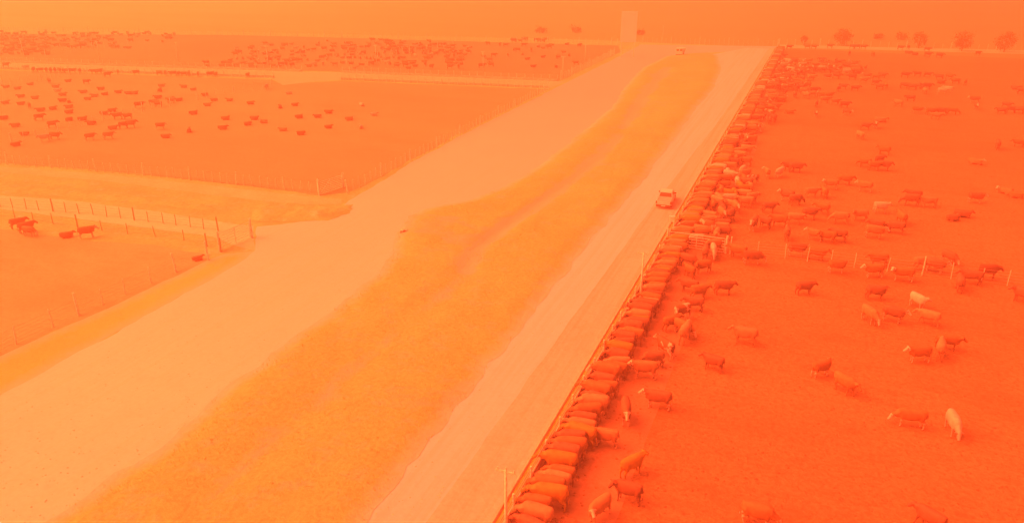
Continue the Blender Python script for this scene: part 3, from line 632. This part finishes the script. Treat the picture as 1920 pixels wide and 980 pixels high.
PZ = {'s': 'stand', 'w': 'walk', 't': 'turn', 'l': 'low', 'y': 'lie', 'z': 'lieturn'}
add('right', '''1336 694 160 s dk;1538 706 50 t rw;1581 736 345 w rd;1704 800 175 l rw;1783 812 300 l wh;1418 984 2 l rw;1738 992 160 w dk;1944 922 185 s wh;1720 679 180 s rw;1760 670 110 s tn;1774 655 20 s rd
1395 645 172 s tn;1356 552 5 s dk;1507 552 20 s dk;1640 562 10 t dk;1718 578 310 t wh;1628 605 320 l tw;1673 604 2 s dw;1738 609 172 w tn;1797 545 100 s dk;1818 533 180 s dk;1850 524 5 w bk;1915 568 170 t dk
1777 494 330 l dw;1752 512 5 s dw;1727 506 20 s tn;1690 527 172 t rw;1636 520 170 s rw;1645 499 175 s rd;1568 512 10 t rw;1530 488 330 s rd;1493 481 5 s dw;1410 496 5 l dw;1382 484 170 s rd
1336 484 285 l wh;1321 486 100 s dk;1570 453 150 s dk;1550 455 160 t rd;1526 451 140 s tw;1474 449 95 s dk;1638 447 3 s tw;1641 434 178 s dk;1677 438 172 l dk;1688 421 120 s rd;1786 414 5 z dw;1803 407 350 y dk
1574 420 172 l tn;1611 414 200 t tn;1650 400 10 s wh;1706 386 175 l dk;1711 376 170 s dk;1740 389 180 s tn;1828 381 5 s dw;1883 363 175 z tw;1903 371 0 y rw;1474 378 160 t dw;1491 385 10 l dk
1521 370 20 s tn;1544 371 100 s rd;1556 355 165 t tw;1583 347 5 s rd;1620 360 172 s tw;1441 399 10 s dk;1411 432 280 s dw;1433 428 150 s dk;1459 426 180 s rd;1490 420 20 s tn;1517 412 5 s dk;1540 402 170 s rd;1409 382 10 s tn
1460 333 80 s wh;1437 334 110 t tw;1478 321 160 s dk;1491 324 10 s dk;1656 291 160 s rd;1620 314 170 l rd;1638 320 5 s rd;1656 320 350 s dk;1648 308 30 s dk;1622 244 5 s dk;1640 241 280 s dw;1612 262 290 s tn;1651 229 0 y tn
1828 308 0 y tw;1869 280 95 s dk;1908 276 170 s rd;1876 214 178 s dk;1895 212 30 s dk;1908 213 170 s dk;1886 203 0 s dk;1826 193 180 s dw;1829 206 270 s dw;1719 213 5 s rw;1745 216 0 s rd;1764 216 180 s dk;1785 215 0 l rd;1754 224 10 s tn
1683 200 150 s tn;1706 190 175 s bk;1695 166 0 s dk;1709 169 180 s dk;1723 166 90 s dk;1737 168 0 s bk;1733 177 270 s tn;1766 177 20 s wh;1776 174 170 s wh;1697 146 0 s bk;1719 144 180 s bk;1739 145 0 s dk;1760 150 175 s dk;1779 149 0 s rd;1764 157 0 y rd;1790 158 180 s rd;1809 160 90 s rd;1903 168 0 y dk;1916 177 0 s dk
1580 168 0 s dk;1603 171 20 s dk;1572 172 90 s dk;1597 150 180 s bk;1568 148 0 s bk;1551 149 0 s dw;1625 147 180 s dw;1642 150 0 s rd;1653 147 0 s dk;1648 168 180 s dk;1660 166 90 s rd;1641 160 0 s dk;1619 156 0 s tn;1529 219 280 s dw;1587 217 330 s dw;1530 201 90 s dk;1546 194 0 s tn;1566 197 20 s tw;1583 203 0 s dk;1480 213 0 y rd;1443 233 90 s dk
1595 127 0 s dk;1600 134 180 s bk;1606 139 0 s dk;1584 124 0 s rd;1622 132 90 s tw;1688 94 0 s dk;1715 104 180 y bk;1702 101 0 y dk;1738 97 0 s dk;1739 107 0 s dk;1761 109 0 s bk;1702 93 90 s dk;1598 92 0 s dk;1606 92 180 s dk;1619 92 0 s dk;1556 91 0 s dk;1526 92 0 s rd;1592 105 90 s dk;1636 107 90 s rd;1468 109 0 s bk;1463 92 0 s dk;1833 105 60 s rd;1513 92 180 s rd
1232 765 178 s dw;1184 890 80 s gn;1192 893 40 t rw;1122 972 240 t tw;1176 940 178 t dk;1135 836 176 s tw;1172 790 275 s dw;1224 688 175 l dk;1246 668 100 s pt;1280 628 345 l rw;1258 619 10 s rd;1300 583 175 s dk;1277 600 200 t pt;1283 640 80 s tn;1291 548 160 s dk;1317 512 190 t rd;1290 500 5 l dk;1186 705 178 s tw;1292 520 120 s rd;1310 560 20 s rd''')
rnd = random.Random(11)
for k in range(95):                      # jostling second and third rows behind the feeding line
    yy = 225 + 250 * rnd.random() ** 1.1; bx = PX((BX, G(1300, yy).y))[0]; s_ = (yy + 90) * .0315
    off = rnd.uniform(2.6, 7.5) if yy < 440 else rnd.uniform(2.8, 5.5)
    if yy < 330: off = rnd.uniform(2.4, 5.5)
    CR.append((bx + off * s_, yy, rnd.choice((0, 20, 160, 175, 185, 200, 270, 90, 340)), rnd.choice('sstlw'), rnd.choice(('dk', 'rd', 'rd', 'tn', 'rw', 'dw', 'tw', 'bk', 'wh', 'gn', 'pt', 'tn')), 'right'))
def cluster(zone, n, x0, x1, y0, y1, coats, poses='sst', slant=0, heads=(0, 20, 90, 160, 180, 270)):
    for k in range(n):
        y = rnd.uniform(y0, y1); x = rnd.uniform(x0, x1) + slant * (y - (y0 + y1) / 2)
        CR.append((x, y, rnd.choice(heads), rnd.choice(poses), rnd.choice(coats), zone))
MIXC = ('dk', 'rd', 'dk', 'bk', 'tn', 'dw', 'rw', 'tw', 'wh', 'pt')
cluster('right', 70, 1445, 1565, 117, 142, MIXC, slant=-.3); cluster('right', 60, 1425, 1520, 142, 172, MIXC, slant=-.5); cluster('right', 34, 1400, 1462, 172, 232, MIXC, slant=-.55); cluster('right', 24, 1560, 1612, 120, 142, MIXC); cluster('right', 18, 1470, 1560, 160, 190, MIXC)
add('middle left', '''163 158 0 s dk;203 145 10 s dk;12 127 0 s dk;50 131 180 s wh;93 157 90 s dw;128 154 0 y dk;190 169 0 y dk;157 175 0 y dk;118 180 0 y rd;118 191 0 y dk;40 183 0 y bk;66 186 180 y dk;12 165 0 y dk;33 168 0 y tn;57 160 0 y tn;40 197 0 y dk;56 203 90 s dk;10 195 0 y tn;130 193 90 y dk;130 203 0 y rd;77 209 0 y dk;100 206 0 y dk;75 226 0 s dk;8 224 0 y dk;130 213 0 y dk;130 227 20 y dk;155 226 0 y rd;165 188 0 y rd;178 182 0 y tn
105 165 0 y tn;108 172 0 y wh;197 179 0 y dk;222 175 0 y dk;241 177 0 y dk;252 177 180 y dk;303 163 0 y dk;300 172 90 y dk;297 185 0 y rd;262 203 0 s dw;297 201 180 s dk;195 215 0 y dk;211 210 0 y dk;221 224 180 s rd;240 224 180 s rd;172 234 0 y dk;100 240 0 s rd;30 238 0 y rd
212 243 0 y dk;233 241 10 s dk;247 240 0 s rd;170 263 5 s rw;205 261 10 s tw;85 266 180 s wh;105 262 0 s rd;30 274 15 y dk;47 254 180 y dk;302 243 0 s rw;311 259 5 y rd;355 248 90 y dk;363 215 0 y dk;423 225 0 y rd;418 243 0 y rd;477 225 0 y dk;465 235 0 y tn;495 231 180 y tw;470 196 0 y rd;526 203 90 y dk;553 199 0 y dk;542 177 0 y wh;616 213 0 y dk;596 221 180 y dk;561 222 0 y rd;616 241 0 y bk;565 253 0 y dk;531 246 0 y tn;385 180 0 y dk;402 190 0 y rd;431 190 180 y rd;345 165 180 y rd;363 170 0 y tn;389 199 0 y tn;336 190 180 y rd;318 188 0 y dk;678 199 90 y wh;701 217 0 y wh;655 226 0 y tw;677 241 90 y wh
322 194 0 s dk;288 197 0 s tn;500 168 270 s wh''')
for x in (64, 76, 88, 96, 104, 112, 120, 128, 137, 151, 177, 186, 222, 256, 300, 311, 325, 335, 345, 355, 372, 395, 405, 465): CR.append((x, 134 + x * .026, rnd.choice((80, 95, 170, 0)), 's', rnd.choice(('dk', 'rd', 'dk', 'tw', 'dw')), 'middle left'))
add('near left', '''36 428 8 s dk;52 436 15 s dk;57 443 320 l tw;126 445 0 y dk;165 446 2 s rw;371 488 20 y rd''')
cluster('far left', 130, 0, 90, 62, 104, MIXC, 'sysz', 0); cluster('far left', 80, 90, 250, 64, 92, MIXC, 'sy'); cluster('far left', 18, 240, 330, 64, 82, MIXC, 'sy')
cluster('far left', 85, 430, 620, 84, 128, MIXC, 'sy', -.6); cluster('far left', 100, 600, 880, 78, 130, MIXC, 'sy', -.5); cluster('far left', 90, 640, 860, 82, 112, MIXC, 'sy'); cluster('far left', 40, 840, 1090, 84, 130, ('dk', 'bk', 'rd', 'dk'), 'sy', -.5); cluster('far left', 12, 955, 1025, 76, 80, ('dk', 'bk'), 's')
cluster('far left', 16, 380, 640, 122, 130, MIXC, 's', 0)
# the feeding line: side by side, heads over the bunk
HERD = []
def yawof(x, y, hd): return YAW + R(hd) - math.atan((x - 960) / 1600)
for x, y, hd, ps, ct, zn in CR:
    if 'left' in zn and ct in ('dk', 'bk') and rnd.random() < .85: ct = rnd.choice(('rd', 'rd', 'rd', 'tn'))  # dark coats on the left swapped for lighter ones, imitating haze fade
    if zn != 'near left': hd += rnd.gauss(0, 14)
    if ps in 'yz' and zn == 'middle left':
        if rnd.random() < .35: hd += 180
        ps = rnd.choice('yyz')
    p = G(x, y); HERD.append([p.x, p.y, yawof(x, y, hd), PZ.get(ps, ps), ct, zn, rnd.uniform(.93, 1.09) * (1 if zn == 'right' else (.62 if x > 360 and zn == 'near left' else .8) if ps in 'yz' else .9), 0])
yy = G(965, 1000).y; k = 0
NEARC = ['dk', 'tn', 'rd', 'gn', 'rd', 'tn', 'rd', 'gn', 'dk', 'rd', 'dk', 'gn', 'tn', 'dk', 'rd', 'tn', 'dk', 'rd', 'rd', 'dk', 'rw', 'rd', 'tn', 'dk', 'gn', 'dk', 'dk', 'rd', 'dk', 'dk', 'gn', 'tn', 'dk', 'dk']
while yy < FARY - 8:
    if abs(yy - GY) > .55:
        ct = NEARC[k] if k < len(NEARC) else rnd.choice(('dk', 'dk', 'rd', 'rd', 'tn', 'gn', 'tn', 'rw', 'tw', 'dw', 'wh', 'bk'))
        fx_ = BX + 1.3 + rnd.uniform(-.14, .38)
        HERD.append([fx_, yy, math.pi + rnd.gauss(0, .17), rnd.choice(('feed', 'feed', 'feed2')), ct, 'line', rnd.uniform(.9, 1.16), k]); k += 1
    yy += (rnd.uniform(.74, 1.0) + (1.3 if rnd.random() < .05 else 0)) if yy < 150 else rnd.uniform(.9, 1.5)
# nearest (largest) 300 are single cows, the rest one distant herd
def scale_px(h): return PX((h[0], h[1], .7))[2]
def visible(h):
    x, y, s = PX((h[0], h[1], .7)); return -30 < x < 1950 and y < 1040
HERD = [h for h in HERD if visible(h)]
for h in HERD:                          # keep cows out of one another's way
    if h[5] == 'right' and h[0] < BX + 2.9: h[0] = BX + rnd.uniform(3.0, 3.8)
def crowd(h, T):
    for o_ in T:
        if o_ is not h and abs(o_[1] - h[1]) < 1.6 and abs(o_[0] - h[0]) < 2.4 and math.hypot(o_[0] - h[0], o_[1] - h[1]) < (1.0 if (o_[5] == 'line') != (h[5] == 'line') else .85): return True
    return False
kept = []
for h in sorted(HERD, key=lambda q: 0 if q[5] == 'line' else 1):
    if h[5] == 'line' or not crowd(h, kept): kept.append(h)
HERD = sorted(kept, key=lambda h: -scale_px(h) * (.8 if h[3].startswith('lie') else 1))
ORD = ['', 'second ', 'third ', 'fourth ', 'fifth ', 'sixth ', 'seventh ', 'eighth ', 'ninth ', 'tenth ']
def ordn(i):
    if i < 10: return ORD[i]
    n_ = i + 1; suf = 'th' if 10 <= n_ % 100 <= 20 else {1: 'st', 2: 'nd', 3: 'rd'}.get(n_ % 10, 'th'); return f'{n_}{suf} '
PW = {'stand': 'standing', 'walk': 'walking', 'turn': 'looking aside', 'low': 'head down', 'lie': 'lying', 'lieturn': 'lying, head turned'}
def facing(h):
    x, y, s = PX((h[0], h[1], 0)); a = math.degrees(h[2] - YAW + math.atan((x - 960) / 1600)) % 360
    return 'facing right' if a < 45 or a > 315 else 'seen from behind' if a < 135 else 'facing left' if a < 225 else 'head-on'
single, rest = HERD[:300], HERD[300:]
print('cattle', len(HERD), 'cut at', scale_px(single[-1]))
truckY = G(1246, 386).y
line = sorted([h for h in single if h[5] == 'line'], key=lambda h: h[1])
LAB = {}
near = [h for h in line if h[1] < GY]; mid = [h for h in line if h[1] >= GY]
half = len(near) // 2
for i, h in enumerate(near):
    c = C_[h[4]][0]
    if i < half: LAB[id(h)] = f'{c} cow eating at the bunk, {ordn(i)}from the bottom edge of the photo' if i else f'{c} cow eating at the bunk, first at the bottom edge of the photo'
    else: LAB[id(h)] = f'{c} cow eating at the bunk, {ordn(len(near) - 1 - i)}on the camera side of the side gate' if i < len(near) - 1 else f'{c} cow eating at the bunk, first on the camera side of the side gate'
for i, h in enumerate(mid):
    LAB[id(h)] = f'{C_[h[4]][0]} cow in the feeding line, {ordn(i)}beyond the side gate' if i else f'{C_[h[4]][0]} cow in the feeding line, first beyond the side gate'
from collections import defaultdict
grp = defaultdict(list)
for h in single:
    if h[5] != 'line': grp[(h[5], h[4], h[3], facing(h))].append(h)
for (zn, ct, ps, fc), L_ in grp.items():
    L_.sort(key=lambda h: math.hypot(h[0], h[1]))
    for i, h in enumerate(L_):
        base = f'{C_[ct][0]} cow {PW[ps]}, {fc}, in the {zn} pen'
        if len(base.split()) > 13 and i: base = base.replace('white-faced dark brown', 'white-faced dark').replace('white-faced red brown', 'white-faced red').replace('brown and white patched', 'patched')
        LAB[id(h)] = base + (f', {ordn(i) or ""}nearest such' if i else (', nearest such' if len(L_) > 1 else ''))
GN = {'line': 'cattle feeding in line at the long bunk', 'right': 'cattle in the right pen', 'middle left': 'cattle resting in the middle left pen', 'near left': 'cattle in the near left pen', 'far left': 'cattle in the far left pens'}
for p_, me in POSES.items():
    if not me.materials: me.materials.append(C_['dk'][1])
for h in single:
    o = bpy.data.objects.new('cow', POSES[h[3]]); COL.objects.link(o)
    o.location = (h[0], h[1], .024 if h[5] in ('line', 'right') else .016); o.rotation_euler = (0, 0, h[2]); s = h[6]; ly_ = h[3].startswith('lie'); o.scale = (s * random.uniform(.89, .98), s * random.uniform(.9, 1.04), s * (random.uniform(.88, 1.0) if ly_ else random.uniform(1.0, 1.08)))
    o.material_slots[0].link = 'OBJECT'; o.material_slots[0].material = C_[h[4]][1]
    lb = LAB[id(h)]
    if len(lb.split()) > 15: lb = lb.replace('white-faced dark brown cow', 'white-faced dark cow').replace('white-faced red brown cow', 'white-faced red cow').replace('brown and white patched', 'patched').replace(', nearest such', ', nearest')
    tag(o, lb, 'cow', GN[h[5]])
# distant herd: low-poly copies of the same cow shapes merged into one mesh
def lowpoly(me):
    ob = bpy.data.objects.new('tmp', me); COL.objects.link(ob); md = ob.modifiers.new('d', 'DECIMATE'); md.ratio = .12
    dg = bpy.context.evaluated_depsgraph_get(); m2 = bpy.data.meshes.new_from_object(ob.evaluated_get(dg)); bpy.data.objects.remove(ob)
    V = np.array([v.co[:] for v in m2.vertices]); Fc = [tuple(p.vertices) for p in m2.polygons]
    mk = np.zeros((len(V), 4), 'f'); a = m2.color_attributes.get('mark')
    if a: mk = np.array([d_.color[:] for d_ in a.data])
    return V, Fc, mk
LP = {k_: lowpoly(me) for k_, me in POSES.items()}
coats = list(C_); VV, FF, MI, MK = [], [], [], []; off = 0
for h in rest:
    V, Fc, mk = LP[h[3]]; c, s = math.cos(h[2]), math.sin(h[2]); A = V * h[6]
    VV.append(np.stack([A[:, 0] * c - A[:, 1] * s + h[0], A[:, 0] * s + A[:, 1] * c + h[1], A[:, 2] + .016], 1)); FF += [tuple(i + off for i in f) for f in Fc]; MI += [coats.index(h[4])] * len(Fc); MK.append(mk); off += len(V)
me = bpy.data.meshes.new('cattle_herd'); me.from_pydata(np.concatenate(VV).tolist(), [], FF)
for c in coats: me.materials.append(C_[c][1])
me.polygons.foreach_set('material_index', MI); me.polygons.foreach_set('use_smooth', [True] * len(FF))
a = me.color_attributes.new('mark', 'FLOAT_COLOR', 'POINT'); a.data.foreach_set('color', np.concatenate(MK).astype('f').ravel())
me.update(); ob = bpy.data.objects.new('cattle_herd', me); COL.objects.link(ob); tag(ob, 'distant mixed herd spread over the far pens and the far end of the bunk', 'cattle', None, 'stuff')

# ------------------------------------------------------------------ clods and tufts nobody could count
def scatter(name, label, n, area, mat, r, flat=.5, blades=False, z=.02):
    rnd = random.Random(name); bm = bmesh.new()
    for k in range(n):
        q = area(rnd)
        if q is None: continue
        s = r * rnd.uniform(.4, 1.3)
        if blades:
            for b_ in range(5):
                a = rnd.uniform(0, 6.28); d = Vector((math.cos(a), math.sin(a), 0)) * s * .5; w_ = Vector((-d.y, d.x, 0)).normalized() * s * .12
                bm.faces.new([bm.verts.new(v) for v in (q - w_, q + w_, q + d + Vector((0, 0, s)))])
        else:
            vs = [bm.verts.new(q + Vector((math.cos(a) * s * rnd.uniform(.7, 1.2), math.sin(a) * s * rnd.uniform(.7, 1.2), 0))) for a in (0, 1.25, 2.5, 3.8, 5.0)]
            t_ = bm.verts.new(q + Vector((rnd.uniform(-.2, .2) * s, rnd.uniform(-.2, .2) * s, s * flat)))
            for i in range(5): bm.faces.new((vs[i], vs[(i + 1) % 5], t_))
    o = fin(bm, name, mat); tag(o, label, 'ground litter', None, 'stuff')
M['clod'] = plain('manure_clod', (.20, .165, .09), .95, .05, .35, .6)
def ar_pen(rnd):
    y = 10 + 110 * rnd.random() ** 1.3; return Vector((rnd.uniform(BX + .5, 8 + y * .75), y, .018))
scatter('dung_clods', 'trodden clods of manure over the right pen', 9000, ar_pen, M['clod'], .11)
def ar_road(rnd):
    q = G(rnd.uniform(0, 1250), 980 - 800 * rnd.random() ** 1.2); P_ = (q.x, q.y)
    if not (-49 < q.x < BX - 4.5) or inside(MPX, np.array([q.x]), np.array([q.y]))[0]: return None
    return q + Vector((0, 0, .02))
MPX = np.array([(-41, -40)] + [tuple(q) for q in LR] + [tuple(p) for p in g((1345, 104), (1352, 130), (1338, 165), (1300, 210), (1212, 330), (1150, 400), (1027, 549), (860, 760), (690, 980))] + [(RLX, -40)])
M['stone'] = plain('loose_stone', (.56, .52, .44), .9, .1, .3, .5)
scatter('loose_stones', 'loose stones on the gravel roads', 2600, ar_road, M['stone'], .06)
MP = np.array([tuple(q) for q in LR] + [tuple(p) for p in g((1345, 104), (1352, 130), (1338, 165), (1300, 210), (1212, 330), (1150, 400), (1027, 549), (860, 760), (690, 980))])
pts = []; rs = np.random.RandomState(5)
X = rs.uniform(-50, -17, 26000); Yv = 18 + 110 * rs.rand(26000) ** 1.4
k = inside(MP, X, Yv); X, Yv = X[k], Yv[k]; keep = vnoise(X, Yv, .35, 9) > -.05; X, Yv = X[keep], Yv[keep]
D = segdist(MP, X, Yv); Zt = .016 + rel_median(X, Yv, D); it = iter(zip(X, Yv, Zt))
M['tuft'] = plain('tuft_grass', (.72, .66, .26), .9, .1, .2, .4)
scatter('grass_tufts', 'dry grass tufts over the median', len(X), lambda r_: (lambda q: Vector(q))(next(it)), M['tuft'], .11, blades=True)

# ------------------------------------------------------------------ haze volume added for the orange veil and low contrast
bm = bmesh.new(); bmesh.ops.create_cube(bm, size=1, matrix=Matrix.Translation((0, 0, (H + 12 - 1.5) / 2)) @ Matrix.Diagonal((12400, 12400, H + 12 + 1.5, 1)))
hz = fin(bm, 'haze', None); tag(hz, 'added orange haze veil over the whole feedlot', 'haze', None, 'stuff')
m = bpy.data.materials.new('added_haze_veil'); m.use_nodes = True; t = m.node_tree; t.nodes.remove(t.nodes['Principled BSDF'])
pv = t.nodes.new('ShaderNodeVolumePrincipled'); pv.inputs['Color'].default_value = (.92, .92, .92, 1); pv.inputs['Density'].default_value = .0020; pv.inputs['Anisotropy'].default_value = .45
t.links.new(pv.outputs[0], t.nodes['Material Output'].inputs['Volume']); hz.data.materials.append(m)
